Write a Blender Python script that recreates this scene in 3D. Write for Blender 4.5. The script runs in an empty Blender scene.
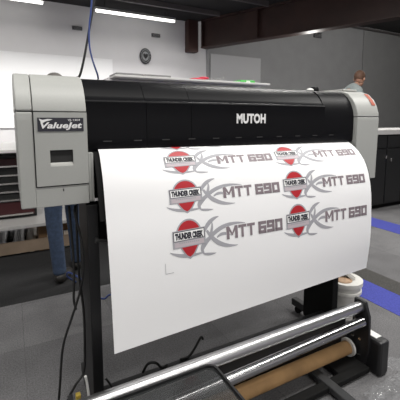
import bpy, bmesh, math, random
from mathutils import Vector, Matrix
random.seed(7)
C = bpy.context.scene.collection
PI = math.pi

# ---------------------------------------------------------------- materials
def mat(name, col, rough=.5, metal=0.0, noise=0.0, nscale=40, bump=0.0, bscale=200, coat=0.0, spec=.5, emit=None, estr=0, alpha=1.0):
    m = bpy.data.materials.new(name); m.use_nodes = True
    nt = m.node_tree; b = nt.nodes['Principled BSDF']
    b.inputs['Base Color'].default_value = (*col, 1); b.inputs['Roughness'].default_value = rough
    b.inputs['Metallic'].default_value = metal; b.inputs['Coat Weight'].default_value = coat
    b.inputs['Specular IOR Level'].default_value = spec; b.inputs['Alpha'].default_value = alpha
    if emit: b.inputs['Emission Color'].default_value = (*emit, 1); b.inputs['Emission Strength'].default_value = estr
    tc = nt.nodes.new('ShaderNodeTexCoord')
    if noise:
        n = nt.nodes.new('ShaderNodeTexNoise'); n.inputs['Scale'].default_value = nscale; n.inputs['Detail'].default_value = 4
        r = nt.nodes.new('ShaderNodeValToRGB')
        r.color_ramp.elements[0].position = .3; r.color_ramp.elements[1].position = .7
        r.color_ramp.elements[0].color = (*[max(0, c*(1-noise)) for c in col], 1)
        r.color_ramp.elements[1].color = (*[min(1, c*(1+noise)) for c in col], 1)
        nt.links.new(tc.outputs['Object'], n.inputs['Vector']); nt.links.new(n.outputs['Fac'], r.inputs['Fac'])
        nt.links.new(r.outputs['Color'], b.inputs['Base Color'])
    if bump:
        n = nt.nodes.new('ShaderNodeTexNoise'); n.inputs['Scale'].default_value = bscale; n.inputs['Detail'].default_value = 3
        bp = nt.nodes.new('ShaderNodeBump'); bp.inputs['Strength'].default_value = bump; bp.inputs['Distance'].default_value = .004
        nt.links.new(tc.outputs['Object'], n.inputs['Vector']); nt.links.new(n.outputs['Fac'], bp.inputs['Height'])
        nt.links.new(bp.outputs['Normal'], b.inputs['Normal'])
    return m

M = dict(
    beige=mat('printer_grey_plastic', (.35, .355, .34), .45, noise=.03, nscale=300),
    beige2=mat('printer_grey_plastic_recess', (.40, .40, .38), .5),
    hood=mat('black_gloss_plastic', (.005, .005, .006), .42, spec=.12),
    black=mat('black_painted_steel', (.010, .010, .011), .45),
    blackm=mat('black_matte', (.006, .006, .006), .8, spec=.2),
    gap=mat('dark_gap', (.02, .02, .02), .8),
    slot=mat('grey_slot_marks', (.035, .035, .035), .5),
    legside=mat('dark_grey_steel', (.035, .036, .038), .5),
    vinyl=mat('white_vinyl', (.86, .86, .87), .42, spec=.35),
    red=mat('print_red', (.42, .014, .022), .45),
    gry=mat('print_grey', (.36, .36, .39), .5),
    txt=mat('print_mauve_grey', (.22, .18, .20), .5),
    txtl=mat('print_light_lilac', (.50, .44, .47), .5),
    ink=mat('print_black', (.02, .02, .03), .5),
    wht=mat('print_white', (.85, .85, .85), .5),
    logo=mat('silver_lettering', (.75, .75, .75), .4),
    chrome=mat('brushed_chrome', (.52, .52, .53), .30, 1.0),
    chrome2=mat('polished_chrome', (.42, .42, .43), .20, 1.0),
    card=mat('brown_cardboard', (.42, .25, .11), .75, noise=.22, nscale=9),
    cardbox=mat('cardboard_box', (.17, .10, .05), .85, noise=.2, nscale=8),
    whitep=mat('white_plastic', (.75, .75, .73), .4),
    bucket=mat('bucket_white', (.62, .61, .58), .45, noise=.12, nscale=14),
    tan=mat('tan_residue', (.42, .28, .18), .7, noise=.3, nscale=30),
    smoke=mat('smoked_acrylic', (.03, .032, .033), .14, alpha=.60),
    wall=mat('wall_paint', (.70, .69, .70), .85, noise=.02, nscale=3),
    wallg2=mat('wall_paint_dark_grey', (.30, .30, .30), .85, noise=.03, nscale=3),
    wallg=mat('wall_paint_grey', (.34, .34, .345), .85, noise=.04, nscale=3),
    board=mat('white_board', (.85, .85, .86), .5),
    board2=mat('light_grey_board', (.52, .52, .53), .6),
    ceil=mat('dark_roof_deck', (.012, .011, .011), .8, noise=.3, nscale=2),
    purlin=mat('purlin_grey', (.10, .09, .09), .6),
    beam=mat('primer_red_brown_steel', (.034, .015, .012), .6, noise=.3, nscale=2),
    beamd=mat('dark_brown_plate', (.05, .02, .016), .6),
    tube=mat('fluorescent_tube', (1, 1, 1), .5, emit=(1, .99, .93), estr=4),
    fix=mat('fixture_white_enamel', (.6, .6, .6), .5),
    vent=mat('vent_dark_grey', (.045, .045, .05), .6),
    darkstripe=mat('carpet_dark_grey', (.052, .050, .047), .95, noise=.3, nscale=120, bump=.6, bscale=260),
    shadecarpet=mat('carpet_painted_shade', (.016, .016, .017), .95, noise=.35, nscale=120, bump=.6, bscale=260),
    blue=mat('carpet_blue', (.05, .06, .31), .95, noise=.25, nscale=120, bump=.6, bscale=260),
    skin=mat('skin', (.42, .23, .16), .55), hair=mat('brown_hair', (.10, .05, .03), .7, bump=.8, bscale=90),
    hairg=mat('grey_hair', (.16, .15, .14), .7, bump=.8, bscale=90),
    jeans=mat('blue_denim', (.042, .066, .118), .9, noise=.25, nscale=45, bump=.4, bscale=300),
    shirt=mat('grey_tshirt', (.24, .27, .27), .9, noise=.08, nscale=30),
    shirtd=mat('dark_shirt', (.06, .06, .07), .9), shoe=mat('dark_leather_shoe', (.02, .018, .016), .5),
    eye=mat('eye_dark', (.02, .015, .01), .3),
    blackcab=mat('black_laminate', (.012, .012, .013), .45), counter=mat('white_laminate', (.72, .71, .70), .4),
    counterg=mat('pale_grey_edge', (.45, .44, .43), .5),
    steel=mat('handle_steel', (.7, .68, .66), .25, 1.0),
    chest=mat('tool_chest_dark_red', (.045, .006, .008), .45), chestk=mat('tool_chest_black', (.012, .012, .012), .5),
    wood=mat('pale_plywood', (.24, .18, .13), .8, noise=.15, nscale=7),
    red2=mat('red_roll_vinyl', (.40, .03, .04), .4), teal=mat('pale_teal_vinyl', (.30, .42, .42), .4),
    greyroll=mat('grey_roll_vinyl', (.16, .15, .16), .4, noise=.3, nscale=20), cream=mat('cream_paper_roll', (.55, .48, .40), .6, noise=.15, nscale=10),
    bluew=mat('blue_cable_jacket', (.03, .06, .22), .5), cable=mat('black_cable_jacket', (.008, .008, .008), .55),
    brass=mat('yellow_connector', (.50, .36, .06), .4), green=mat('green_plastic', (.08, .52, .09), .5),
    pinkred=mat('bright_red_plastic', (.68, .03, .07), .5), orange=mat('orange_red_label', (.34, .055, .02), .5),
    film=mat('clear_film', (.55, .56, .58), .06, alpha=.16, spec=1.0, bump=1.0, bscale=60),
    plaque=mat('plaque_black', (.015, .015, .017), .5), plaquew=mat('plaque_silver', (.30, .31, .32), .5),
    cabw=mat('white_cabinet', (.72, .71, .72), .5), greybox=mat('grey_case', (.25, .25, .25), .6),
)
# carpet tiles: slightly different greys, tile by tile
def carpet():
    m = bpy.data.materials.new('carpet_tiles_grey'); m.use_nodes = True
    nt = m.node_tree; b = nt.nodes['Principled BSDF']; b.inputs['Roughness'].default_value = .95; b.inputs['Specular IOR Level'].default_value = .15
    tc = nt.nodes.new('ShaderNodeTexCoord')
    br = nt.nodes.new('ShaderNodeTexBrick'); br.offset = 0; br.inputs['Scale'].default_value = 1
    br.inputs['Brick Width'].default_value = .45; br.inputs['Row Height'].default_value = .45; br.inputs['Mortar Size'].default_value = .0015
    br.inputs['Color1'].default_value = (.125, .123, .127, 1); br.inputs['Color2'].default_value = (.162, .16, .164, 1); br.inputs['Mortar'].default_value = (.11, .108, .11, 1)
    n = nt.nodes.new('ShaderNodeTexNoise'); n.inputs['Scale'].default_value = 160; n.inputs['Detail'].default_value = 5
    n2 = nt.nodes.new('ShaderNodeTexNoise'); n2.inputs['Scale'].default_value = 5; n2.inputs['Detail'].default_value = 4
    mr = nt.nodes.new('ShaderNodeMapRange'); mr.inputs['From Min'].default_value = .25; mr.inputs['From Max'].default_value = .75; mr.inputs['To Min'].default_value = .62; mr.inputs['To Max'].default_value = 1.38
    mr2 = nt.nodes.new('ShaderNodeMapRange'); mr2.inputs['From Min'].default_value = .3; mr2.inputs['From Max'].default_value = .7; mr2.inputs['To Min'].default_value = .88; mr2.inputs['To Max'].default_value = 1.12
    mu = nt.nodes.new('ShaderNodeVectorMath'); mu.operation = 'SCALE'; mu2 = nt.nodes.new('ShaderNodeVectorMath'); mu2.operation = 'SCALE'
    L = nt.links.new
    for t in (br, n, n2): L(tc.outputs['Object'], t.inputs['Vector'])
    L(n.outputs['Fac'], mr.inputs['Value']); L(n2.outputs['Fac'], mr2.inputs['Value'])
    L(br.outputs['Color'], mu.inputs[0]); L(mr.outputs['Result'], mu.inputs['Scale'])
    L(mu.outputs[0], mu2.inputs[0]); L(mr2.outputs['Result'], mu2.inputs['Scale']); L(mu2.outputs[0], b.inputs['Base Color'])
    bp = nt.nodes.new('ShaderNodeBump'); bp.inputs['Strength'].default_value = .6; bp.inputs['Distance'].default_value = .004
    L(n.outputs['Fac'], bp.inputs['Height']); L(bp.outputs['Normal'], b.inputs['Normal'])
    return m
M['carpet'] = carpet()

# ---------------------------------------------------------------- helpers
def tag(o, label=None, cat=None, group=None, kind=None):
    if label: o['label'] = label
    if cat: o['category'] = cat
    if group: o['group'] = group
    if kind: o['kind'] = kind
    return o

def empty(name, loc, label=None, cat=None, group=None):
    o = bpy.data.objects.new(name, None); o.empty_display_size = .05; C.objects.link(o); o.location = loc
    return tag(o, label, cat, group)

def wloc(o):
    v = Vector((0, 0, 0))
    while o: v += o.location; o = o.parent
    return v

def obj(name, bm, m, parent=None, smooth=False, origin=None, bevel=0, auto=None):
    """links the bmesh (world coordinates) as one mesh object"""
    org = wloc(parent) if parent else Vector(origin or (0, 0, 0))
    me = bpy.data.meshes.new(name)
    bmesh.ops.translate(bm, verts=bm.verts, vec=-org)
    bmesh.ops.recalc_face_normals(bm, faces=bm.faces[:]) if m is None or not isinstance(m, list) else None
    bm.to_mesh(me); bm.free()
    for k in (m if isinstance(m, list) else [m]): me.materials.append(k)
    if smooth:
        me.polygons.foreach_set('use_smooth', [True]*len(me.polygons))
        if auto: me.set_sharp_from_angle(angle=math.radians(auto))
    o = bpy.data.objects.new(name, me); C.objects.link(o)
    if parent: o.parent = parent
    elif origin: o.location = origin
    if bevel:
        b = o.modifiers.new('bevel', 'BEVEL'); b.width = bevel; b.segments = 2; b.limit_method = 'ANGLE'
    return o

def copy_tree(o, parent=None):
    c = o.copy(); C.objects.link(c); c.parent = parent
    for ch in list(o.children): copy_tree(ch, c)
    return c

def box(bm, x0, x1, y0, y1, z0, z1, mi=0):
    vs = [bm.verts.new((x, y, z)) for x in (x0, x1) for y in (y0, y1) for z in (z0, z1)]
    for f in ((0, 1, 3, 2), (4, 6, 7, 5), (0, 4, 5, 1), (2, 3, 7, 6), (0, 2, 6, 4), (1, 5, 7, 3)):
        bm.faces.new([vs[i] for i in f]).material_index = mi
    return vs

def B(*a):
    bm = bmesh.new(); box(bm, *a); return bm

def extr(profile, x0, x1, bm=None, mi=0):
    """closed (y,z) profile extruded along x"""
    bm = bm or bmesh.new()
    a = [bm.verts.new((x0, y, z)) for y, z in profile]; b = [bm.verts.new((x1, y, z)) for y, z in profile]
    n = len(a)
    for i in range(n): bm.faces.new((a[i], a[(i+1) % n], b[(i+1) % n], b[i])).material_index = mi
    bm.faces.new(a[::-1]).material_index = mi; bm.faces.new(b).material_index = mi
    bmesh.ops.recalc_face_normals(bm, faces=bm.faces[:])
    return bm

def cyl(bm, p0, p1, r, seg=32, r2=None, mi=0):
    p0 = Vector(p0); p1 = Vector(p1); d = p1-p0
    q = d.to_track_quat('Z', 'Y'); r2 = r if r2 is None else r2
    a = []; b = []
    for i in range(seg):
        t = 2*PI*i/seg; v = Vector((math.cos(t), math.sin(t), 0))
        a.append(bm.verts.new(p0+q@(v*r))); b.append(bm.verts.new(p1+q@(v*r2)))
    for i in range(seg):
        bm.faces.new((a[i], a[(i+1) % seg], b[(i+1) % seg], b[i])).material_index = mi
    bm.faces.new(a[::-1]).material_index = mi; bm.faces.new(b).material_index = mi
    return bm

def lathe(bm, prof, cx, cy, seg=40, mi=0):
    rings = [[bm.verts.new((cx+r*math.cos(2*PI*i/seg), cy+r*math.sin(2*PI*i/seg), z)) for i in range(seg)] for r, z in prof]
    for k in range(len(rings)-1):
        for i in range(seg):
            bm.faces.new((rings[k][i], rings[k][(i+1) % seg], rings[k+1][(i+1) % seg], rings[k+1][i])).material_index = mi
    bm.faces.new(rings[0][::-1]).material_index = mi; bm.faces.new(rings[-1]).material_index = mi
    return bm

def catmull(pts, n=8):
    P_ = [Vector(p) for p in pts]; P_ = [P_[0]*2-P_[1]] + P_ + [P_[-1]*2-P_[-2]]; out = []
    for i in range(1, len(P_)-2):
        for k in range(n):
            t = k/n; a, b, c, d = P_[i-1:i+3]
            out.append(.5*((2*b)+(-a+c)*t+(2*a-5*b+4*c-d)*t*t+(-a+3*b-3*c+d)*t**3))
    out.append(P_[-2]); return out

def tube(bm, pts, r, seg=8, n=8, smooth=True):
    P_ = catmull(pts, n) if smooth else [Vector(p) for p in pts]
    prev = None; rings = []; up = Vector((0, 0, 1))
    for i, p in enumerate(P_):
        t = (P_[min(i+1, len(P_)-1)]-P_[max(i-1, 0)]).normalized()
        if prev is None:
            a = t.orthogonal().normalized()
        else:
            a = (prev-t*prev.dot(t)).normalized()
        prev = a; b = t.cross(a)
        rings.append([bm.verts.new(p+(a*math.cos(2*PI*k/seg)+b*math.sin(2*PI*k/seg))*r) for k in range(seg)])
    for j in range(len(rings)-1):
        for k in range(seg): bm.faces.new((rings[j][k], rings[j][(k+1) % seg], rings[j+1][(k+1) % seg], rings[j+1][k]))
    bm.faces.new(rings[0][::-1]); bm.faces.new(rings[-1])
    return bm

def text_polys(s, w, h, bold=0.0, shear=0.0, spacing=1.0):
    """text as triangles fitted into 0..w, 0..h -> (verts2d, faces)"""
    cu = bpy.data.curves.new('t', 'FONT'); cu.body = s; cu.size = 1; cu.offset = bold; cu.shear = shear; cu.space_character = spacing
    cu.resolution_u = 3
    o = bpy.data.objects.new('t', cu); C.objects.link(o)
    dg = bpy.context.evaluated_depsgraph_get(); dg.update()
    me = bpy.data.meshes.new_from_object(o.evaluated_get(dg))
    v = [(p.co.x, p.co.y) for p in me.vertices]; f = [tuple(p.vertices) for p in me.polygons]
    bpy.data.objects.remove(o); bpy.data.curves.remove(cu); bpy.data.meshes.remove(me)
    x0 = min(p[0] for p in v); x1 = max(p[0] for p in v); y0 = min(p[1] for p in v); y1 = max(p[1] for p in v)
    return [((p[0]-x0)/(x1-x0)*w, (p[1]-y0)/(y1-y0)*h) for p in v], f

def front_text(s, x0, x1, z0, z1, y, t=.0012, **k):
    v, f = text_polys(s, x1-x0, z1-z0, **k); bm = bmesh.new()
    vs = [bm.verts.new((x0+a, y, z0+b)) for a, b in v]
    for q in f:
        try: bm.faces.new([vs[i] for i in q])
        except ValueError: pass
    r = bmesh.ops.extrude_face_region(bm, geom=bm.faces[:])
    bmesh.ops.translate(bm, verts=[e for e in r['geom'] if isinstance(e, bmesh.types.BMVert)], vec=(0, -t, 0))
    bmesh.ops.recalc_face_normals(bm, faces=bm.faces[:])
    return bm

def skin(chains, sub=1):
    """body grown from joints: chains = list of lists of (x,y,z,r); equal points are welded -> bmesh"""
    me = bpy.data.meshes.new('s'); vs = []; rs = []; idx = {}; es = []
    for ch in chains:
        last = None
        for x, y, z, r in ch:
            k = (round(x, 4), round(y, 4), round(z, 4))
            if k not in idx: idx[k] = len(vs); vs.append((x, y, z)); rs.append(r)
            if last is not None: es.append((last, idx[k]))
            last = idx[k]
    me.from_pydata(vs, es, [])
    o = bpy.data.objects.new('s', me); C.objects.link(o)
    o.modifiers.new('k', 'SKIN'); s = o.modifiers.new('u', 'SUBSURF'); s.levels = sub; s.render_levels = sub
    for i, d in enumerate(me.skin_vertices[0].data):
        r = rs[i]; d.radius = r if isinstance(r, tuple) else (r, r)
        d.use_root = (i == 0)
    dg = bpy.context.evaluated_depsgraph_get(); dg.update()
    m2 = bpy.data.meshes.new_from_object(o.evaluated_get(dg))
    bm = bmesh.new(); bm.from_mesh(m2)
    bpy.data.objects.remove(o); bpy.data.meshes.remove(me); bpy.data.meshes.remove(m2)
    return bm

def ell(bm, c, r, seg=24, rot=None):
    mtx = Matrix.Translation(c) @ (rot or Matrix.Identity(4)) @ Matrix.Diagonal((*r, 1))
    bmesh.ops.create_uvsphere(bm, u_segments=seg, v_segments=seg*2//3, radius=1, matrix=mtx)
    return bm

# ---------------------------------------------------------------- room
XL_, XR_, YF_, YB_, ZC = -2.6, 13.0, -3.4, 8.0, 3.46
def struct(name, bm, m, **k): return tag(obj(name, bm, m, **k), kind='structure')
struct('floor', B(XL_, XR_, YF_, YB_, -.1, 0), M['carpet'])
struct('trim_1', B(1.862, 2.085, YF_, YB_, -.02, .002), M['blue'])
struct('trim_2', B(2.085, 2.255, YF_, YB_, -.02, .0025), M['darkstripe'])
struct('trim_3', B(3.24, 3.53, YF_, YB_, -.02, .002), M['blue'])
struct('floor_shade_band', B(XL_, 1.862, 2.28, 3.6, -.02, .002), M['shadecarpet'])  # near-black band stands in for the shade on the floor by the bench
ZH = 4.07; XS = 4.46
struct('wall_back', B(XL_, XS, YB_, YB_+.1, 0, ZH), M['wall'])
struct('wall_back_right', B(XS, 10.25, YB_, YB_+.1, 0, ZH), M['wallg'])
struct('wall_back_corner', B(10.25, XR_, YB_-.04, YB_+.1, 0, ZH), M['wallg2'])
struct('trim_5', B(XS-.02, XS+.02, YB_-.03, YB_, 0, 3.46), M['wallg'])
struct('wall_left', B(XL_-.1, XL_, YF_, YB_+.1, 0, ZH), M['wall'])
struct('wall_right', B(XR_, XR_+.1, YF_, YB_+.1, 0, ZH), M['wallg'])
struct('wall_front', B(XL_-.1, XR_+.1, YF_-.1, YF_, 0, ZH), M['wall'])
def poly_slab(pts, z0, z1):
    bm = bmesh.new(); a = [bm.verts.new((x, y, z0)) for x, y in pts]; b = [bm.verts.new((x, y, z1)) for x, y in pts]; n = len(a)
    bm.faces.new(a[::-1]); bm.faces.new(b)
    for i in range(n): bm.faces.new((a[i], a[(i+1) % n], b[(i+1) % n], b[i]))
    return bm
BD = Vector((.4, -.916, 0)).normalized(); BA = Vector((4.22, 7.75, 0))
def bx_(y): return BA.x+(BA.y-y)*.4/.916
struct('ceiling', poly_slab([(XL_, YF_), (bx_(YF_), YF_), (bx_(YB_), YB_), (XL_, YB_)], ZC, ZC+.08), M['ceil'])
struct('ceiling_right', poly_slab([(bx_(YF_), YF_), (XR_, YF_), (XR_, YB_), (bx_(YB_), YB_)], ZH, ZH+.08), M['ceil'])
def slab(bm, n0, n1, z0, z1, l0=0, l1=12.0):
    n = Vector((-BD.y, BD.x, 0))
    vs = [bm.verts.new(BA+BD*l+n*k+Vector((0, 0, z))) for l in (l0, l1) for k in (n0, n1) for z in (z0, z1)]
    for f in ((0, 1, 3, 2), (4, 6, 7, 5), (0, 4, 5, 1), (2, 3, 7, 6), (0, 2, 6, 4), (1, 5, 7, 3)): bm.faces.new([vs[i] for i in f])
bm = bmesh.new()
slab(bm, -.11, .11, 2.80, 2.83); slab(bm, -.012, .012, 2.83, 3.42); slab(bm, -.11, .11, 3.42, 3.455)
slab(bm, -.10, .10, 2.83, 3.42, 0, .03); slab(bm, -.10, .10, 2.83, 3.42, 1.5, 1.52); slab(bm, -.10, .10, 2.83, 3.42, 4.6, 4.62)
struct('ceiling_beam', bm, M['beam'])
bm = bmesh.new(); slab(bm, -.02, .02, 3.46, ZH-.005); struct('ceiling_fascia', bm, M['ceil'])
struct('ceiling_bracket', B(3.84, 4.10, 7.80, 7.995, 2.72, 3.45), M['beamd'])
for (x0, x1, y, z) in ((1.6, 4.2, 6.95, 3.41), (2.0, 4.7, 5.9, 3.41), (XL_, 5.2, 4.6, 3.41), (XL_, 5.9, 3.0, 3.41)):
    struct('ceiling_purlin', B(x0, x1, y, y+.05, z-.05, ZC), M['purlin'])
struct('ceiling_purlin', B(5.6, XR_, 7.7, 7.78, 3.92, 3.96), M['purlin'])
# pale boards fixed to the walls
def panel(name, x0, x1, y, z0, z1, m, label, cat):
    o = empty(name, ((x0+x1)/2, y, z0), label, cat)
    obj('board_face', B(x0, x1, y, y+.012, z0, z1), m, o)
    bm = bmesh.new()
    for a in ((x0-.015, x0, z0-.015, z1+.015), (x1, x1+.015, z0-.015, z1+.015), (x0, x1, z0-.015, z0), (x0, x1, z1, z1+.015)):
        box(bm, a[0], a[1], y-.004, y+.014, a[2], a[3])
    obj('board_frame', bm, m, o)
panel('wall_board', -1.9, 2.04, 7.98, .95, 2.40, M['board'], 'long white board on the back wall behind the left end of the printer', 'board')
panel('wall_board', 4.56, 6.11, 7.98, .9, 2.74, M['board2'], 'pale grey board on the grey wall above the green case', 'board')

# vents on walls
def vent(name, c, w, h, label, cat, dep=.03):
    o = empty(name, c, label, cat, 'dark plates high on the walls')
    x, y, z = c
    obj('housing', B(x-w/2, x+w/2, y-dep, y, z-h/2, z+h/2), M['vent'], o, bevel=.004)
    for i in range(3):
        obj('slat', B(x-w/2+.02, x+w/2-.02, y-dep-.008, y-dep+.002, z-h/2+h*(i+.6)/4, z-h/2+h*(i+.95)/4), M['greybox'], o)
vent('wall_vent', (1.335, 8, 3.00), .20, .075, 'small dark wall vent on the left, nearest the blue overhead cable', 'vent')
vent('wall_vent', (3.085, 8, 3.04), .21, .08, 'small dark wall vent above and right of the round black plaque', 'vent')
vent('wall_vent', (8.21, 8, 3.60), .30, .15, 'small square vent on the dark grey wall to the right of the beam underside', 'vent')
# small sprinkler like fitting under the beam
o = empty('alarm_siren', (5.55, 8, 3.17), 'small dark fitting on the grey wall just below the brown beam', 'siren')
bm = bmesh.new(); cyl(bm, (5.55, 8, 3.17), (5.55, 7.9, 3.17), .06); obj('siren_body', bm, M['vent'], o, smooth=True, auto=40)
bm = bmesh.new(); cyl(bm, (5.55, 7.9, 3.16), (5.55, 7.82, 3.12), .02, r2=.06); obj('siren_horn', bm, M['greybox'], o, smooth=True, auto=40)

# round black plaque
o = empty('wall_plaque', (2.82, 7.99, 2.55), 'round black plaque with a silver ring and heart emblem on white wall', 'plaque')
def disc_xz(bm, cx, cz, rx, rz, y0, y1, seg=40):
    a = [bm.verts.new((cx+rx*math.cos(2*PI*i/seg), y0, cz+rz*math.sin(2*PI*i/seg))) for i in range(seg)]
    b = [bm.verts.new((cx+rx*math.cos(2*PI*i/seg), y1, cz+rz*math.sin(2*PI*i/seg))) for i in range(seg)]
    for i in range(seg): bm.faces.new((a[i], a[(i+1) % seg], b[(i+1) % seg], b[i]))
    bm.faces.new(a); bm.faces.new(b[::-1]); bmesh.ops.recalc_face_normals(bm, faces=bm.faces[:]); return bm
obj('plaque_disc', disc_xz(bmesh.new(), 2.82, 2.55, .135, .175, 7.97, 7.999), M['plaque'], o)
bm = bmesh.new()
for i in range(26):
    t = 2*PI*i/26; cx = 2.82+.105*math.cos(t); cz = 2.55+.14*math.sin(t)
    disc_xz(bm, cx, cz, .010, .012, 7.965, 7.971, 8)
obj('ring_lettering', bm, M['plaquew'], o)
bm = disc_xz(bmesh.new(), 2.82, 2.55, .078, .105, 7.966, 7.971); obj('plaque_centre', bm, M['plaquew'], o)
bm = bmesh.new()
pts = []
for i in range(40):
    t = 2*PI*i/40; pts.append((2.82+.0036*16*math.sin(t)**3, 2.55+.0046*(13*math.cos(t)-5*math.cos(2*t)-2*math.cos(3*t)-math.cos(4*t))))
a = [bm.verts.new((x, 7.960, z)) for x, z in pts]; b = [bm.verts.new((x, 7.967, z)) for x, z in pts]
bm.faces.new(a); 
for i in range(40): bm.faces.new((a[i], a[(i+1) % 40], b[(i+1) % 40], b[i]))
bmesh.ops.recalc_face_normals(bm, faces=bm.faces[:]); obj('heart_emblem', bm, M['plaque'], o)

# ---------------------------------------------------------------- fluorescent lights
def light(x0, y, label, L=1.75, z=3.27):
    o = empty('fluorescent_light', (x0+L/2, y, ZC), label, 'light', 'long fluorescent fittings under the dark roof')
    obj('light_housing', extr([(y-.05, z+.02), (y+.05, z+.02), (y+.028, z+.07), (y-.028, z+.07)], x0, x0+L), M['fix'], o)
    bm = bmesh.new(); cyl(bm, (x0+.02, y, z), (x0+L-.02, y, z), .028, 16); obj('light_tube', bm, M['tube'], o, smooth=True, auto=40)
    for x in (x0+.2, x0+L-.2):
        bm = bmesh.new(); cyl(bm, (x, y, z+.06), (x, y, ZC), .006, 8); obj('hanger_rod', bm, M['vent'], o)

    return o
light(-1.08, 7.5, 'fluorescent light on the far left, cut by the top left corner')
light(1.61, 7.5, 'lit fluorescent light above the round black plaque, right of the overhead cables')
# unseen ceiling rows as bare area lights, some added only as fill
def area_light(x, y, z, sx, sy, power, col=(1, .98, .94), spread=180):
    l = bpy.data.lights.new('unseen_area_light', 'AREA'); l.shape = 'RECTANGLE'; l.size = sx; l.size_y = sy; l.energy = power; l.color = col; l.spread = math.radians(spread)
    o = bpy.data.objects.new('unseen_area_light', l); C.objects.link(o); o.location = (x, y, z); return o
def fill_point(x, y, z, power, r=.12, col=(1, .98, .94)):
    l = bpy.data.lights.new('added_point_fill', 'POINT'); l.shadow_soft_size = r; l.energy = power; l.color = col
    o = bpy.data.objects.new('added_point_fill', l); C.objects.link(o); o.location = (x, y, z); return o
area_light(1.2, .15, 3.3, 3.4, .3, 100)
area_light(1.0, -2.0, 3.3, 3.6, .3, 60)
area_light(3.8, .6, 3.3, 1.8, .25, 60)
area_light(-1.2, 1.6, 3.3, 1.8, .25, 40)
area_light(2.9, 2.9, 3.3, 1.8, .25, 75)  # added fill for the floor behind the printer
area_light(.8, 6.55, 3.2, 6.0, .2, 170, spread=125)  # added along the tube row; narrowed spread sets the brightness step on the wall
area_light(.8, 7.15, 3.2, 6.0, .1, 26, spread=155)
fill_point(7.5, 4.6, 3.0, 90); fill_point(10.0, 4.2, 3.0, 70); fill_point(5.6, 5.6, 2.6, 22)  # added point fills to brighten the grey wall, no fittings there

w = bpy.data.worlds.new('world'); bpy.context.scene.world = w; w.use_nodes = True
w.node_tree.nodes['Background'].inputs[0].default_value = (.5, .52, .55, 1); w.node_tree.nodes['Background'].inputs[1].default_value = .3

# ---------------------------------------------------------------- the printer
PR = empty('wide_format_printer', (.8, 1.4, 0), 'large grey and black wide format printer standing on black legs', 'printer')
cover = [(1.167, .794), (1.167, 1.09), (1.170, 1.125), (1.182, 1.16), (1.201, 1.191), (1.232, 1.221), (1.274, 1.235), (1.33, 1.238), (1.50, 1.238), (1.58, 1.225), (1.63, 1.18), (1.65, 1.10), (1.65, .794)]
SEAM = 1.115
def clip(prof, zlo=None, zhi=None, inset=0):
    out = []; n = len(prof)
    z = zlo if zlo is not None else zhi; keep = (lambda q: q >= z) if zlo is not None else (lambda q: q <= z)
    for i in range(n):
        a = prof[i]; b = prof[(i+1) % n]
        if keep(a[1]): out.append(a)
        if keep(a[1]) != keep(b[1]):
            t = (z-a[1])/(b[1]-a[1]); out.append((a[0]+(b[0]-a[0])*t, z))
    return out
def inset(prof, d):
    cy = 1.41; cz = 1.0
    return [(y+(d if y < cy else -d), z+(d if z < cz else -d)) for y, z in prof]
# left end cover
obj('left_cover_core', extr(clip(inset(cover, .004), zlo=.826), .018, .208), M['gap'], PR)
top = clip(cover, zlo=SEAM+.0015)
o = obj('left_cover_top', extr(top, .0125, .0575), M['beige'], PR, smooth=True, auto=35, bevel=.004)
o = obj('left_cover_top', extr(top, .0595, .213), M['beige'], PR, smooth=True, auto=35, bevel=.0015)
low = clip(clip(cover, zlo=.822), zhi=SEAM-.0015)
# outer edge panel of the lower cover, drawn in slightly towards the floor
bm = extr(low, .0125, .0575)
for v in bm.verts:
    if v.co.x < .02 and v.co.z < 1.0: v.co.x += .002
obj('left_side_panel', bm, M['beige'], PR, bevel=.004)
lowz = [(1.167, .822), (1.167, .884), (1.65, .884), (1.65, .822)]
obj('left_lower_panel', extr(lowz, .0565, .213), M['beige'], PR, bevel=.0015)
# door with a moulded handle recess: frame of boxes around the recess
dz0, dz1, dx0, dx1 = .8885, SEAM-.0015, .0605, .213
rx0, rx1, rz0, rz1 = .101, .168, .948, .998
bm = bmesh.new()
for a in ((dx0, rx0, dz0, dz1), (rx1, dx1, dz0, dz1), (rx0, rx1, dz0, rz0), (rx0, rx1, rz1, dz1)):
    box(bm, a[0], a[1], 1.163, 1.19, a[2], a[3])
bmesh.ops.remove_doubles(bm, verts=bm.verts[:], dist=.0001)
bmesh.ops.recalc_face_normals(bm, faces=bm.faces[:])
door = obj('cartridge_door', bm, M['beige'], PR)
obj('handle_recess', B(rx0, rx1, 1.186, 1.19, rz0, rz1), M['gap'], door)
bm = extr([(1.185, rz0), (1.163, rz0), (1.165, rz0+.006), (1.182, rz0+.020), (1.185, rz0+.021)], rx0, rx1)
obj('handle_lip', bm, M['beige2'], door)
obj('left_rear_body', extr([(1.19, .826), (1.19, 1.05), (1.64, 1.05), (1.64, .826)], .06, .212), M['beige'], PR)
# narrow grey upright beside the door
obj('inner_upright', B(.2145, .231, 1.172, 1.4, .825, .985), M['beige'], PR, bevel=.002)
obj('lower_edge', B(.223, .2235, 1.1715, 1.173, .827, .984), M['gap'], PR)
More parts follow.
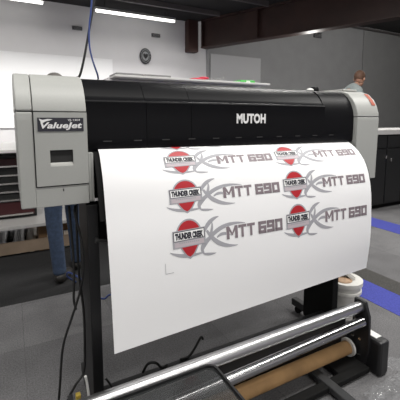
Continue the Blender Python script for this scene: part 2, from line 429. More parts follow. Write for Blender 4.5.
# name plate
pl = obj('name_plate', B(.070, .202, 1.1605, 1.1635, 1.056, 1.097), M['ink'], PR)
obj('plate_lettering', front_text('ValueJet', .078, .198, 1.059, 1.083, 1.1605, bold=.03, shear=.25), M['logo'], pl)
obj('plate_lettering', front_text('VJ-1304', .155, .192, 1.0855, 1.093, 1.1605, bold=.01), M['logo'], pl)
bm = bmesh.new()
sw = [(.074, 1.094), (.084, 1.0905), (.098, 1.093), (.112, 1.092), (.104, 1.0885), (.094, 1.0865), (.086, 1.082), (.080, 1.0775), (.0785, 1.085)]
a = [bm.verts.new((x, 1.1594, z)) for x, z in sw]; b = [bm.verts.new((x, 1.1608, z)) for x, z in sw]
bm.faces.new(a)
for i in range(len(a)): bm.faces.new((a[i], a[(i+1) % len(a)], b[(i+1) % len(a)], b[i]))
bmesh.ops.recalc_face_normals(bm, faces=bm.faces[:]); obj('plate_swoosh', bm, M['logo'], pl)
obj('panel_notch', B(.134, .137, 1.1655, 1.168, .868, .876), M['gap'], PR)
# right end cover
obj('right_cover_core', extr(inset(cover, .004), 1.492, 1.640), M['gap'], PR)
rc = obj('right_cover_top', extr(clip(cover, zlo=1.1065), 1.487, 1.646), M['beige'], PR, smooth=True, auto=35, bevel=.003)
bm = extr(clip(cover, zhi=1.1035), 1.487, 1.646)
for v in bm.verts:
    if v.co.x > 1.6 and v.co.z < 1.0: v.co.x -= .004
obj('right_cover_body', bm, M['beige'], PR, bevel=.003)
# warning label wrapped over the shoulder + operator keypad on top
def over(x0, x1, seq, t, m, name, parent):
    bm = bmesh.new(); rows = []
    for i, (y, z) in enumerate(seq):
        y0, z0 = seq[max(0, i-1)]; y1, z1 = seq[min(len(seq)-1, i+1)]
        n = Vector((0, -(z1-z0), (y1-y0))).normalized()
        rows.append([bm.verts.new((x, y+n.y*t, z+n.z*t)) for x in (x0, x1)])
    for a, b in zip(rows, rows[1:]): bm.faces.new((a[0], a[1], b[1], b[0]))
    return obj(name, bm, m, parent)
over(1.605, 1.632, [(1.182, 1.162), (1.191, 1.177), (1.201, 1.191), (1.215, 1.205), (1.232, 1.221)], .0015, M['orange'], 'warning_label', PR)
kp = obj('control_panel', B(1.50, 1.60, 1.27, 1.42, 1.236, 1.246), M['beige2'], PR, bevel=.003)
for i in range(4):
    obj('button', B(1.52+.018*i, 1.531+.018*i, 1.29, 1.305, 1.245, 1.249), M['ink'], kp)
# black hood
hood = [(1.196, .985), (1.188, .992), (1.187, 1.03), (1.188, 1.09), (1.191, 1.140), (1.189, 1.146), (1.1885, 1.151), (1.192, 1.1555), (1.203, 1.158), (1.212, 1.170), (1.226, 1.190), (1.245, 1.210), (1.272, 1.226), (1.31, 1.233), (1.45, 1.233), (1.56, 1.21), (1.60, 1.15), (1.61, .985)]
segs = [(.2155, .4195), (.421, .5955), (.597, 1.288)]
for a, b in segs:
    obj('front_hood', extr(hood, a, b), M['hood'], PR, smooth=True, auto=50)
hood2 = [(1.196, .985), (1.190, .992), (1.189, 1.05), (1.190, 1.10), (1.194, 1.13), (1.202, 1.155), (1.215, 1.180), (1.232, 1.202), (1.256, 1.221), (1.29, 1.230), (1.45, 1.231), (1.56, 1.21), (1.60, 1.15), (1.61, .985)]
obj('hood_end', extr(hood2, 1.290, 1.4855), M['hood'], PR, smooth=True, auto=50)
lo = obj('logo_lettering', front_text('MUTOH', .797, .942, 1.076, 1.116, 1.1877, bold=.045, spacing=1.05), M['logo'], PR)
for i in range(11):
    x = .268+.105*i; obj('lip_mark', B(x, x+.028, 1.1855, 1.1885, 1.018, 1.0215), M['slot'], PR)
bm = bmesh.new(); lathe(bm, [(.022, 1.230), (.022, 1.245), (.017, 1.254), (.006, 1.257)], 1.36, 1.33, 20)
obj('hood_latch', bm, M['hood'], PR, smooth=True, auto=40)
bm = bmesh.new(); ell(bm, (1.31, 1.31, 1.236), (.018, .018, .009), 16)
obj('hood_lamp', bm, M['whitep'], PR, smooth=True)
# body below the hood, platen and apron follow
obj('under_body', B(.232, 1.486, 1.33, 1.60, .80, .99), M['blackm'], PR)
obj('waste_box', B(1.475, 1.56, 1.22, 1.42, .52, .80), M['blackm'], PR, bevel=.004)

# profiles shared by apron and sheet
Lp = [(1.30, 1.000), (1.22, 1.003), (1.175, .985), (1.148, .94), (1.125, .88), (1.105, .79), (1.083, .68), (1.063, .53), (1.046, .355)]
Rp = [(1.31, .995), (1.23, .996), (1.19, .977), (1.140, .94), (1.095, .88), (1.067, .79), (1.055, .68), (1.052, .53), (1.064, .385)]
SX0, SX1 = .25, 1.47
SS = [0, .08, .13, .185, .25, .342, .452, .602, .77]
def prof(K, s):
    for i in range(8):
        if s <= SS[i+1] or i == 7: break
    t = (s-SS[i])/(SS[i+1]-SS[i]); o = []
    for c in (0, 1):
        def m(j):
            a = max(0, j-1); b = min(8, j+1); return (K[b][c]-K[a][c])/(SS[b]-SS[a])
        h = SS[i+1]-SS[i]; p0, p1 = K[i][c], K[i+1][c]; m0, m1 = m(i)*h, m(i+1)*h
        o.append((2*t**3-3*t*t+1)*p0+(t**3-2*t*t+t)*m0+(-2*t**3+3*t*t)*p1+(t**3-t*t)*m1)
    return o
def S(x, s, off=0):
    def q(x, s):
        wgt = (x-SX0)/(SX1-SX0); a = prof(Lp, s); b = prof(Rp, s)
        return Vector((x, a[0]*(1-wgt)+b[0]*wgt, a[1]*(1-wgt)+b[1]*wgt))
    p = q(x, s)
    if off:
        n = (q(x+.01, s)-q(x-.01, s)).cross(q(x, min(.77, s+.004))-q(x, max(0, s-.004))).normalized()
        if n.y > 0 and n.z < .5: n = -n
        if n.z < -.5: n = -n
        p = p+n*off
    return p
def surf(x0, x1, s0, s1, nx, ns, off, th):
    bm = bmesh.new()
    for layer in (0, 1):
        g = [[bm.verts.new(S(x0+(x1-x0)*i/nx, s0+(s1-s0)*j/ns, off-th*layer)) for j in range(ns+1)] for i in range(nx+1)]
        if layer == 0: g0 = g
        for i in range(nx):
            for j in range(ns):
                f = (g[i][j], g[i+1][j], g[i+1][j+1], g[i][j+1]); bm.faces.new(f if layer == 0 else f[::-1])
    for i in range(nx):
        bm.faces.new((g0[i][0], g[i][0], g[i+1][0], g0[i+1][0])); bm.faces.new((g0[i][ns], g0[i+1][ns], g[i+1][ns], g[i][ns]))
    for j in range(ns):
        bm.faces.new((g0[0][j], g0[0][j+1], g[0][j+1], g[0][j])); bm.faces.new((g0[nx][j], g[nx][j], g[nx][j+1], g0[nx][j+1]))
    bmesh.ops.recalc_face_normals(bm, faces=bm.faces[:])
    return bm
obj('platen_apron', surf(.2335, 1.484, .06, .36, 12, 30, -.008, .012), M['blackm'], PR, smooth=True, auto=50)
# stand
lg = bmesh.new(); box(lg, .207, .243, 1.185, 1.36, .02, .81)
l1 = obj('leg', lg, M['black'], PR, bevel=.003)
obj('leg', B(1.37, 1.41, 1.17, 1.365, .02, .80), M['blackm'], PR, bevel=.003)
for x in (.225, 1.39):
    f = obj('foot', B(x-.018, x+.018, 1.08, 1.46, .035, .075), M['black'], PR, bevel=.004)
    for y in (1.11, 1.42):
        bm = bmesh.new(); cyl(bm, (x-.012, y, .018), (x+.012, y, .018), .018, 20); obj('caster', bm, M['blackm'], f, smooth=True, auto=40)
obj('upper_crossbar', B(.243, 1.37, 1.24, 1.33, .66, .79), M['blackm'], PR, bevel=.003)
obj('lower_crossbar', B(.243, 1.37, 1.205, 1.235, .085, .112), M['black'], PR, bevel=.003)
bm = bmesh.new(); cyl(bm, (.232, 1.18, .688), (.30, 1.18, .675), .006, 12); cyl(bm, (.228, 1.18, .689), (.236, 1.18, .687), .010, 12)
obj('lever', bm, M['slot'], PR, smooth=True, auto=40)

# ---------------------------------------------------------------- printed sheet
SH = empty('printed_vinyl_sheet', (.86, 1.2, .37), 'wide white vinyl sheet printed with red shields, hanging out of the printer', 'sheet')
obj('vinyl_web', surf(SX0, SX1, 0, .77, 24, 90, 0, .0008), M['vinyl'], SH, smooth=True, auto=60)

def conform(polys, off):
    """polys: list of (material index, verts2d, faces) in sheet (x,s); cut into strips and laid on the curve"""
    bm = bmesh.new()
    for mi, vs, fs, dz in polys:
        b = bmesh.new(); v = [b.verts.new((x, s, dz)) for x, s in vs]
        for f in fs:
            try: b.faces.new([v[i] for i in f])
            except ValueError: pass
        if not b.faces: b.free(); continue
        s0 = min(q[1] for q in vs); s1 = max(q[1] for q in vs)
        k = math.floor(s0/.012)
        while k*.012 < s1:
            if k*.012 > s0:
                bmesh.ops.bisect_plane(b, geom=b.verts[:]+b.edges[:]+b.faces[:], plane_co=(0, k*.012, 0), plane_no=(0, 1, 0))
            k += 1
        mp = {q: bm.verts.new(S(q.co.x, q.co.y, off+q.co.z)) for q in b.verts}
        for f in b.faces:
            try:
                nf = bm.faces.new([mp[q] for q in f.verts]); nf.material_index = mi
            except ValueError: pass
        b.free()
    return bm
def ngon(pts): return (pts, [tuple(range(len(pts)))])
def stroke(pts, w0, w1, w2, n=14):
    """tapered curved stroke through 3 control points -> strip"""
    (x0, y0), (x1, y1), (x2, y2) = pts; v = []; f = []
    for i in range(n+1):
        t = i/n; x = (1-t)**2*x0+2*t*(1-t)*x1+t*t*x2; y = (1-t)**2*y0+2*t*(1-t)*y1+t*t*y2
        dx = 2*(1-t)*(x1-x0)+2*t*(x2-x1); dy = 2*(1-t)*(y1-y0)+2*t*(y2-y1); l = math.hypot(dx, dy) or 1
        w = ((1-t)**2*w0+2*t*(1-t)*w1*1.6+t*t*w2)/2
        v += [(x-dy/l*w, y+dx/l*w), (x+dy/l*w, y-dx/l*w)]
    for i in range(n): f.append((2*i, 2*i+1, 2*i+3, 2*i+2))
    return v, f
def shield(cx, cy, k=1.0):
    p = []
    for i in range(25):                       # round top
        t = PI-PI*i/24; p.append((cx+.050*k*math.cos(t), cy-.010-.056*k*math.sin(t)))
    for i in range(1, 12):                    # to the pointed foot
        t = i/11; p.append((cx+.050*k*(1-t)**.62, cy-.010+.074*k*t))
    for i in range(10, 0, -1):
        t = i/11; p.append((cx-.050*k*(1-t)**.62, cy-.010+.074*k*t))
    return p
T_code = {}
def tx(s, x0, x1, s0, s1, slant=0, **k):
    if s not in T_code: T_code[s] = text_polys(s, 1, 1, **k)
    v, f = T_code[s]
    return [(x0+a*(x1-x0), s1-b*(s1-s0)+slant*(x0+a*(x1-x0))) for a, b in v], f
# block letters for the model number, drawn as bars
def bars(ch):
    G = {'M': [(0, 0, .2, 1), (.8, 0, 1, 1), (.2, .62, .5, 1, 'd'), (.5, .62, .8, 1, 'u')],
         'T': [(0, .84, 1, 1), (.39, 0, .61, 1)],
         '6': [(0, 0, .26, 1), (0, .8, 1, 1), (0, .42, 1, .6), (0, 0, 1, .2), (.74, 0, 1, .55)],
         '9': [(.74, 0, 1, 1), (0, .8, 1, 1), (0, .42, 1, .6), (0, 0, 1, .2), (0, .45, .26, 1)],
         '0': [(0, 0, .26, 1), (.74, 0, 1, 1), (0, .8, 1, 1), (0, 0, 1, .2)]}
    return G[ch]
def model_no(x0, s0, s1, mi, dz, grow=0):
    out = []; x = x0; W = {'M': .046, 'T': .033, '6': .034, '9': .034, '0': .034, ' ': .007}; gp = .0062; h = s1-s0
    for ch in 'MTT 690':
        w_ = W[ch]
        if ch != ' ':
            for b in bars(ch):
                ax, az, bx, bz = b[:4]
                if ch == 'M' and len(b) == 5:
                    if b[4] == 'd': q = [(.0, 1), (.26, 1), (.56, .30), (.44, .30)]
                    else: q = [(.74, 1), (1, 1), (.56, .30), (.44, .30)]
                else: q = [(ax, az), (bx, az), (bx, bz), (ax, bz)]
                cxm = sum(a for a, _ in q)/4; czm = sum(c for _, c in q)/4
                pts = []
                for a, c in q:
                    g1 = grow*(1 if a > cxm else -1); g2 = grow*(1 if c > czm else -1)
                    pts.append((x+a*w_+g1, s1-c*h-g2))
                out.append((mi, *ngon(pts), dz))
        x += w_+gp
    return out
strokes = [(((.585, -.008), (.605, -.055), (.652, -.062)), .004, .012, .002),
           (((.575, .050), (.635, -.050), (.765, -.026)), .005, .012, .0015),
           (((.600, -.020), (.640, .050), (.728, .048)), .006, .012, .0015),
           (((.640, .010), (.665, -.010), (.700, .010)), .003, .009, .001),
           (((.625, -.002), (.560, .030), (.585, .058)), .006, .011, .005),
           (((.585, .058), (.610, .064), (.634, .062)), .005, .006, .001),
           (((.455, .034), (.500, .062), (.580, .052)), .001, .010, .004),
           (((.600, .018), (.628, -.020), (.622, -.048)), .004, .008, .001)]
def graphic(dx, cs0, ks=1.0):
    cx = .53+dx; P_ = []; cs = 0.0
    for p, a, b, c in strokes:
        v, f = stroke([(x+dx, s+cs) for x, s in p], a*1.35, b*1.35, c); P_.append((2, v, f, .0002))
    P_.append((2, *ngon(shield(cx, cs, 1.03)), .0004))
    P_.append((0, *ngon(shield(cx, cs, .93)), .0006))
    def q(x0, x1, s0, s1, mi, dz): return (mi, *ngon([(cx+x0, cs+s0), (cx+x1, cs+s0-.003), (cx+x1, cs+s1-.003), (cx+x0, cs+s1)]), dz)
    P_.append(q(-.063, .063, -.032, .025, 2, .0008))
    P_.append(q(-.060, .060, -.029, .003, 3, .0010))
    P_.append(q(-.0575, .0575, -.0265, .001, 4, .0011))
    P_.append(q(-.056, .056, .006, .022, 1, .0010))
    v, f = tx('THUNDER CREEK', cx-.054, cx+.054, cs-.0245, cs-.002, bold=.08); P_.append((3, v, f, .0013))
    v, f = tx('MOTORSPORTS', cx-.040, cx+.040, cs+.005, cs+.012, bold=.0); P_.append((2, v, f, .0013))
    P_ += model_no(.682+dx, cs-.021, cs+.021, 4, .0004, .0022)
    P_ += [(5, a[1], a[2], .0008) for a in model_no(.682+dx, cs-.021, cs+.021, 4, 0, .0015)]
    P_ = [(m_, [(x, cs0+y*ks) for x, y in vv], ff, dz) for m_, vv, ff, dz in P_]
    return conform(P_, .0006)
# the second banner line is only a grey squiggle in the picture: short dashes instead of words
prints = [M['red'], M['txtl'], M['gry'], M['ink'], M['wht'], M['txt']]
T_code['MOTORSPORTS'] = ([(i*.1+dx_, y_) for i in range(10) for dx_, y_ in ((0, .2), (.07, .2), (.07, .8), (0, .8))], [(4*i, 4*i+1, 4*i+2, 4*i+3) for i in range(10)])
for cs, row, ks in ((.088, 'topmost', .70), (.185, 'upper', .70), (.309, 'middle', .88), (.456, 'lower', 1.04)):
    for dx, colname in ((0, 'left'), (.495, 'right')):
        if row == 'topmost' and dx: continue
        g = obj('printed_emblem', graphic(dx, cs, ks), prints, SH)
# faint register mark
bm = conform([(0, *ngon([(.435, .525), (.4365, .525), (.4365, .561), (.435, .561)]), 0), (0, *ngon([(.435, .5595), (.465, .5595), (.465, .561), (.435, .561)]), 0)], .0008)
obj('register_mark', bm, M['gry'], SH)

# ---------------------------------------------------------------- take-up unit
TU = empty('take_up_unit', (.8, .97, 0), 'black media take-up unit with two chrome rollers in front of the printer', 'take-up unit')
bm = bmesh.new(); cyl(bm, (.12, .966, .279), (1.330, .966, .279), .0235, 48); obj('roller', bm, M['chrome'], TU, smooth=True, auto=40)['label'] = 'thick satin chrome roller'
bm = bmesh.new(); cyl(bm, (.12, .936, .198), (1.285, .936, .230), .0205, 48); cyl(bm, (1.285, .945, .230), (1.3048, .945, .230), .008, 16); obj('roller', bm, M['chrome2'], TU, smooth=True, auto=40)['label'] = 'polished chrome roller'
def bracket(x0, x1):
    return extr([(.93, .02), (1.03, .02), (1.03, .10), (1.00, .20), (.995, .310), (.94, .310), (.918, .25), (.912, .10)], x0, x1)
bk = obj('end_bracket', bracket(1.305, 1.319), M['black'], TU, bevel=.002)
obj('end_bracket', bracket(.10, .115), M['black'], TU, bevel=.002)
for y, z in ((.955, .135), (.99, .135), (.955, .06), (.985, .22), (.955, .22)):
    bm = bmesh.new(); cyl(bm, (1.300, y, z), (1.3048, y, z), .006, 12); obj('bolt', bm, M['steel'], bk, smooth=True, auto=40)
bm = bmesh.new(); cyl(bm, (1.319, .975, .192), (1.372, .975, .192), .009, 20); obj('shaft_end', bm, M['steel'], TU, smooth=True, auto=40)
bm = bmesh.new()
box(bm, 1.3195, 1.380, .865, 1.03, .003, .158)
mb = obj('motor_box', bm, M['black'], TU, bevel=.012)
obj('motor_highlight', B(1.335, 1.370, .90, 1.00, .157, .160), M['whitep'], mb)  # white plate painted in for the highlight on the box top
bm = bmesh.new(); cyl(bm, (1.280, 1.0, .076), (1.290, 1.0, .076), .040, 36); cyl(bm, (1.26, 1.0, .076), (1.280, 1.0, .076), .024, 36)
cyl(bm, (1.290, 1.0, .076), (1.3048, 1.0, .076), .012, 20)
obj('core_flange', bm, M['whitep'], TU, smooth=True, auto=40)
bm = bmesh.new(); cyl(bm, (.118, 1.0, .076), (.145, 1.0, .076), .024, 36); obj('core_flange', bm, M['whitep'], TU, smooth=True, auto=40)
obj('base_rail', B(.115, 1.305, 1.032, 1.046, .06, .225), M['black'], TU, bevel=.004)
obj('front_rail', B(.115, 1.305, .90, .94, .010, .035), M['blackm'], TU, bevel=.004)
bm = bmesh.new(); box(bm, 1.06, 1.10, .80, 1.16, .012, .040); obj('foot', bm, M['legside'], TU, bevel=.006)
bm = bmesh.new(); box(bm, .26, .30, .80, 1.16, .012, .040); obj('foot', bm, M['legside'], TU, bevel=.006)
bm = bmesh.new(); box(bm, 1.16, 1.3048, .93, 1.05, .010, .034); obj('sensor_mount', bm, M['blackm'], TU, bevel=.004)

bm = bmesh.new(); cyl(bm, (.15, 1.0, .076), (1.2795, 1.0, .076), .0285, 48)
tag(obj('cardboard_tube', bm, M['card'], smooth=True, auto=40, origin=(.7, 1.0, .076)), 'long brown cardboard core tube held below the two chrome rollers', 'tube')

# smoked tray in the foreground
TR = empty('smoked_tray', (.2, .6, 0), 'dark smoked plastic tray with a rounded corner, in front of the rollers at bottom edge', 'tray')
def rounded(x0, x1, y0, y1, r, n=8):
    pts = []
    for cx, cy, a0 in ((x1-r, y1-r, 0), (x0+r, y1-r, 90), (x0+r, y0+r, 180), (x1-r, y0+r, 270)):
        for i in range(n+1):
            a = math.radians(a0+90*i/n); pts.append((cx+r*math.cos(a), cy+r*math.sin(a)))
    return pts
out = rounded(-.05, .476, .38, .815, .03); inn = rounded(-.044, .470, .386, .809, .025)
bm = bmesh.new()
def plate(bm, pts, z0, z1):
    a = [bm.verts.new((x, y, z0)) for x, y in pts]; b = [bm.verts.new((x, y, z1)) for x, y in pts]; n = len(a)
    bm.faces.new(a[::-1]); bm.faces.new(b)
    for i in range(n): bm.faces.new((a[i], a[(i+1) % n], b[(i+1) % n], b[i]))
plate(bm, inn, .392, .395); obj('tray_floor', bm, M['smoke'], TR)
bm = bmesh.new()
ra = [[bm.verts.new((x, y, z)) for x, y in p] for p, z in ((out, .388), (out, .402), (inn, .402), (inn, .388))]
n = len(out)
for k in range(4):
    for i in range(n): bm.faces.new((ra[k][i], ra[k][(i+1) % n], ra[(k+1) % 4][(i+1) % n], ra[(k+1) % 4][i]))
bmesh.ops.recalc_face_normals(bm, faces=bm.faces[:]); obj('tray_rim', bm, M['black'], TR)
for x in (.0, .43):
    bm = bmesh.new(); cyl(bm, (x, .42, .002), (x, .42, .391), .008, 12); obj('support_rod', bm, M['black'], TR, smooth=True, auto=40)

# ---------------------------------------------------------------- bucket
BK = empty('white_bucket', (1.60, 1.29, 0), 'white plastic tub with a tilted lid, on the floor behind the right roller end', 'bucket')
bm = bmesh.new(); lathe(bm, [(.074, .003), (.082, .14), (.084, .145), (.092, .146), (.092, .160), (.086, .162), (.087, .188), (.096, .190), (.096, .212), (.090, .213)], 1.60, 1.29)
obj('tub', bm, M['bucket'], BK, smooth=True, auto=35)
bm = bmesh.new(); ell(bm, (1.575, 1.275, .213), (.048, .044, .012), 20); obj('residue', bm, M['tan'], BK, smooth=True)
bm = bmesh.new(); cyl(bm, (0, 0, 0), (0, 0, .012), .074, 36); cyl(bm, (0, 0, .012), (0, 0, .02), .060, 36)
bmesh.ops.transform(bm, matrix=Matrix.Translation((1.640, 1.317, .222)) @ Matrix.Rotation(math.radians(-38), 4, Vector((.88, -.47, 0)).cross(Vector((0, 0, 1)))), verts=bm.verts)
obj('lid', bm, M['bucket'], BK, smooth=True, auto=35)

# clear film on the floor by the motor box
bm = bmesh.new(); g = {}
for i in range(25):
    for j in range(25):
        x = 1.15+.42*i/24; y = .70+.24*j/24
        g[i, j] = bm.verts.new((x+random.uniform(-.006, .006), y+random.uniform(-.006, .006), .004+random.random()**2*.022))
for i in range(24):
    for j in range(24):
        x = i/24-.5; y = j/24-.5
        if g[i, j].co.x < 1.40 and g[i, j].co.y > .835: continue
        if x*x+y*y < .25-.06*random.random(): bm.faces.new((g[i, j], g[i+1, j], g[i+1, j+1], g[i, j+1]))
for v in [v for v in bm.verts if not v.link_faces]: bm.verts.remove(v)
tag(obj('plastic_film', bm, M['film'], origin=(1.36, .82, 0)), 'crumpled clear plastic film lying on the carpet beside the black motor box', 'plastic film')

# ---------------------------------------------------------------- cables
def cable(name, pts, r, m, label, cat='cable', group=None):
    return tag(obj(name, tube(bmesh.new(), pts, r), m, smooth=True), label, cat, group)
cable('power_cable', [(.215, 1.34, 1.239), (.222, 1.31, 1.245), (.236, 1.30, 1.30), (.255, 1.30, 1.39), (.277, 1.30, 1.50), (.31, 1.30, 1.7), (.36, 1.4, 2.4), (.40, 1.5, ZC-.005)], .0042, M['cable'], 'black overhead cable dropping to the left end of the printer')
cable('network_cable', [(.292, 1.36, 1.2335), (.284, 1.31, 1.245), (.262, 1.29, 1.30), (.254, 1.29, 1.35), (.256, 1.29, 1.41), (.262, 1.285, 1.46), (.268, 1.28, 1.54), (.28, 1.28, 1.8), (.32, 1.3, 2.4), (.37, 1.4, ZC-.005)], .0030, M['bluew'], 'blue overhead cable dropping onto the black printer hood')
cable('power_cable', [(.178, 1.24, .80), (.174, 1.22, .773), (.190, 1.21, .68), (.190, 1.20, .585), (.176, 1.21, .50), (.148, 1.21, .42), (.126, 1.21, .36), (.112, 1.21, .30), (.100, 1.2, .20), (.09, 1.2, .10), (.085, 1.18, .006), (.14, 1.05, .005)], .0042, M['cable'], 'long black cable hanging in a wide bow left of the left printer leg')
cable('power_cable', [(.186, 1.26, .80), (.182, 1.25, .70), (.182, 1.24, .55), (.192, 1.24, .42), (.190, 1.23, .30), (.182, 1.22, .205), (.148, 1.20, .175), (.115, 1.19, .12), (.10, 1.17, .01)], .0042, M['cable'], 'black cable running straight down beside the left leg, then curling left')
cable('power_cable', [(.160, 1.25, .80), (.166, 1.24, .60), (.160, 1.23, .48), (.164, 1.22, .44)], .004, M['cable'], 'short loose black cable end hanging beside the left leg')
cable('power_cable', [(.25, 1.185, .175), (.262, 1.18, .155), (.275, 1.17, .12), (.285, 1.14, .06), (.29, 1.125, .008)], .004, M['cable'], 'short black cable bending down right of the left leg')
cable('power_cable', [(.40, 1.225, .117), (.42, 1.22, .150), (.45, 1.215, .147), (.475, 1.215, .117), (.50, 1.22, .117)], .005, M['cable'], 'looped black cable on the low crossbar, left of its companion')
cable('power_cable', [(.56, 1.225, .117), (.60, 1.225, .119), (.63, 1.225, .15), (.655, 1.225, .185), (.665, 1.225, .175)], .005, M['cable'], 'black cable with raised end on the low crossbar, right of its companion')
cable('network_cable', [(.33, 2.4, .006), (.262, 2.25, .12), (.255, 2.12, .20), (.31, 2.0, .19), (.36, 1.92, .13), (.405, 1.9, .102), (.456, 1.9, .112), (.60, 1.88, .006)], .005, M['bluew'], 'blue cable looping just above the carpet behind the left leg')
bm = bmesh.new(); box(bm, .150, .167, 1.205, 1.225, .055, .13)
cn = empty('yellow_connector', (.158, 1.215, 0), 'yellow metal valve connector at the foot of the left leg', 'connector')
obj('connector_body', bm, M['brass'], cn, bevel=.003)
bm = bmesh.new(); cyl(bm, (.158, 1.215, .128), (.158, 1.215, .117), .006, 12); obj('connector_neck', bm, M['steel'], cn)
bm = bmesh.new(); cyl(bm, (.158, 1.215, .001), (.158, 1.215, .056), .005, 12); obj('connector_stem', bm, M['steel'], cn)
bm = tube(bmesh.new(), [(.178, 1.165, .225), (.183, 1.165, .19), (.187, 1.163, .13), (.19, 1.16, .004)], .0045)
tag(obj('air_hose', bm, M['whitep'], smooth=True), 'pale plastic hose standing at the foot of the left leg', 'hose')

# ---------------------------------------------------------------- workbench at the left
WB = empty('workbench', (.0, 3.4, 0), 'low workbench with white top and pale lower shelf behind the printer at left', 'workbench')
obj('worktop', B(-1.6, .52, 3.10, 4.15, .835, .862), M['counter'], WB, bevel=.004)
obj('lower_shelf', B(-1.6, .50, 3.06, 4.05, .235, .262), M['counterg'], WB, bevel=.003)
for x in (-1.55, .45):
    for y in (3.14, 4.02):
        obj('leg', B(x, x+.05, y, y+.05, 0, .836), M['black'], WB)
obj('stretcher', B(-1.5, .45, 3.12, 3.14, .02, .115), M['wood'], WB)
TC = empty('tool_chest', (-.45, 3.4, .262), 'dark red and black tool chest with silver drawer edges on the lower bench shelf', 'tool chest')
obj('chest_body', B(-.95, .16, 3.33, 3.85, .263, .80), M['chestk'], TC, bevel=.004)
for i, (z0, z1) in enumerate(((.70, .77), (.625, .69), (.555, .615), (.485, .545), (.415, .475), (.29, .405))):
    d = obj('drawer', B(-.93, .14, 3.305, 3.335, z0, z1), M['chest'] if i in (0, 5) else M['chestk'], TC, bevel=.002)
    obj('drawer_pull', B(-.92, .13, 3.290, 3.306, z0+.002, z0+.016), M['steel'], d)
# rolls and box under the shelf
rl = [(-.42, .065, 'red2', 'red vinyl roll under the bench shelf, at the left picture edge'),
      (-.27, .05, 'teal', 'pale teal vinyl roll under the bench shelf beside the red one'),
      (-.14, .055, 'greyroll', 'wide dark grey patterned roll under the bench shelf'),
      (.00, .05, 'greyroll', 'dark grey patterned roll next to the cream one under the bench'),
      (.10, .045, 'cream', 'cream paper roll under the bench shelf beside the cardboard box')]
for x, r, mm, lab in rl:
    o = empty('vinyl_roll', (x, 3.5, r), lab, 'roll', 'rolls under the bench')
    bm = bmesh.new(); cyl(bm, (x, 3.16, r+.001), (x+.03, 3.9, r+.001), r, 24); obj('roll_wrap', bm, M[mm], o, smooth=True, auto=40)
    bm = bmesh.new(); cyl(bm, (x, 3.15, r+.001), (x, 3.162, r+.001), r*.4, 18); obj('roll_core', bm, M['cardbox'], o, smooth=True, auto=40)
o = empty('cardboard_box', (.215, 3.2, 0), 'tall brown cardboard box under the bench behind the jeans leg', 'box')
obj('carton', B(.155, .30, 3.15, 3.4, .001, .225), M['cardbox'], o)
obj('packing_tape', B(.22, .235, 3.147, 3.151, .01, .224), M['cream'], o)
for (x0, x1, z0, z1, mm, lab, nm) in ((.345, .44, .0015, .075, 'teal', 'pale blue storage tub, lowest in the pile between the two jeans legs', 'storage_tub'), (.35, .44, .076, .15, 'cream', 'cream paper stack on the pale blue tub between the jeans legs', 'paper_stack'), (.345, .43, .151, .225, 'cardbox', 'small brown carton topping the pile between the jeans legs', 'small_carton')):
    o = empty(nm, ((x0+x1)/2, 3.2, z0), lab, 'box')
    obj('box_body', B(x0, x1, 3.15, 3.33, z0, z1-.008), M[mm], o, bevel=.003); obj('box_lid', B(x0-.003, x1+.003, 3.147, 3.333, z1-.0075, z1-.001), M['whitep'], o)

# ---------------------------------------------------------------- white cabinet behind the hood
CB = empty('white_storage_cabinet', (1.5, 3.2, 0), 'long white cabinet whose top edge shows just above the black hood', 'cabinet')
obj('cabinet_body', B(.70, 2.19, 2.95, 3.50, .02, 1.425), M['cabw'], CB, bevel=.003)
obj('cabinet_top', B(.74, 2.27, 2.80, 3.52, 1.428, 1.445), M['counter'], CB, bevel=.003)
for i in range(3):
    x = .72+.49*i; d = obj('cabinet_door', B(x, x+.475, 2.93, 2.95, .05, 1.40), M['cabw'], CB, bevel=.003)
    obj('door_handle', B(x+.43, x+.44, 2.905, 2.93, .75, .9), M['steel'], d)
o = empty('grey_case', (1.0, 2.9, 1.446), 'long flat grey case lying on the white cabinet behind the hood', 'case')
obj('case_body', B(.755, 1.222, 2.82, 3.05, 1.446, 1.463), M['greybox'], o, bevel=.004); obj('case_clasp', B(.97, 1.0, 2.812, 2.822, 1.45, 1.459), M['steel'], o)
o = empty('green_case', (2.03, 2.9, 1.446), 'small flat bright green case on the white cabinet behind the hood', 'case')
obj('case_body', B(1.945, 2.115, 2.84, 3.0, 1.446, 1.468), M['green'], o, bevel=.004); obj('case_clasp', B(2.01, 2.05, 2.832, 2.842, 1.45, 1.462), M['whitep'], o)
bm = bmesh.new(); ell(bm, (1.53, 2.92, 1.458), (.085, .07, .013), 20); ell(bm, (1.58, 2.90, 1.470), (.05, .05, .011), 20)
tag(obj('red_cloth', bm, M['pinkred'], smooth=True, origin=(1.53, 2.92, 1.446)), 'bright red folded cloth on the white cabinet behind the hood', 'cloth')
for pts, lab in (([(1.60, 2.88, 1.455), (1.66, 2.87, 1.468), (1.71, 2.86, 1.462), (1.77, 2.86, 1.478)], 'bent red and grey clip wire beside the red cloth'),):
    tag(obj('wire_clip', tube(bmesh.new(), pts, .004), M['greybox'], smooth=True), lab, 'clip')

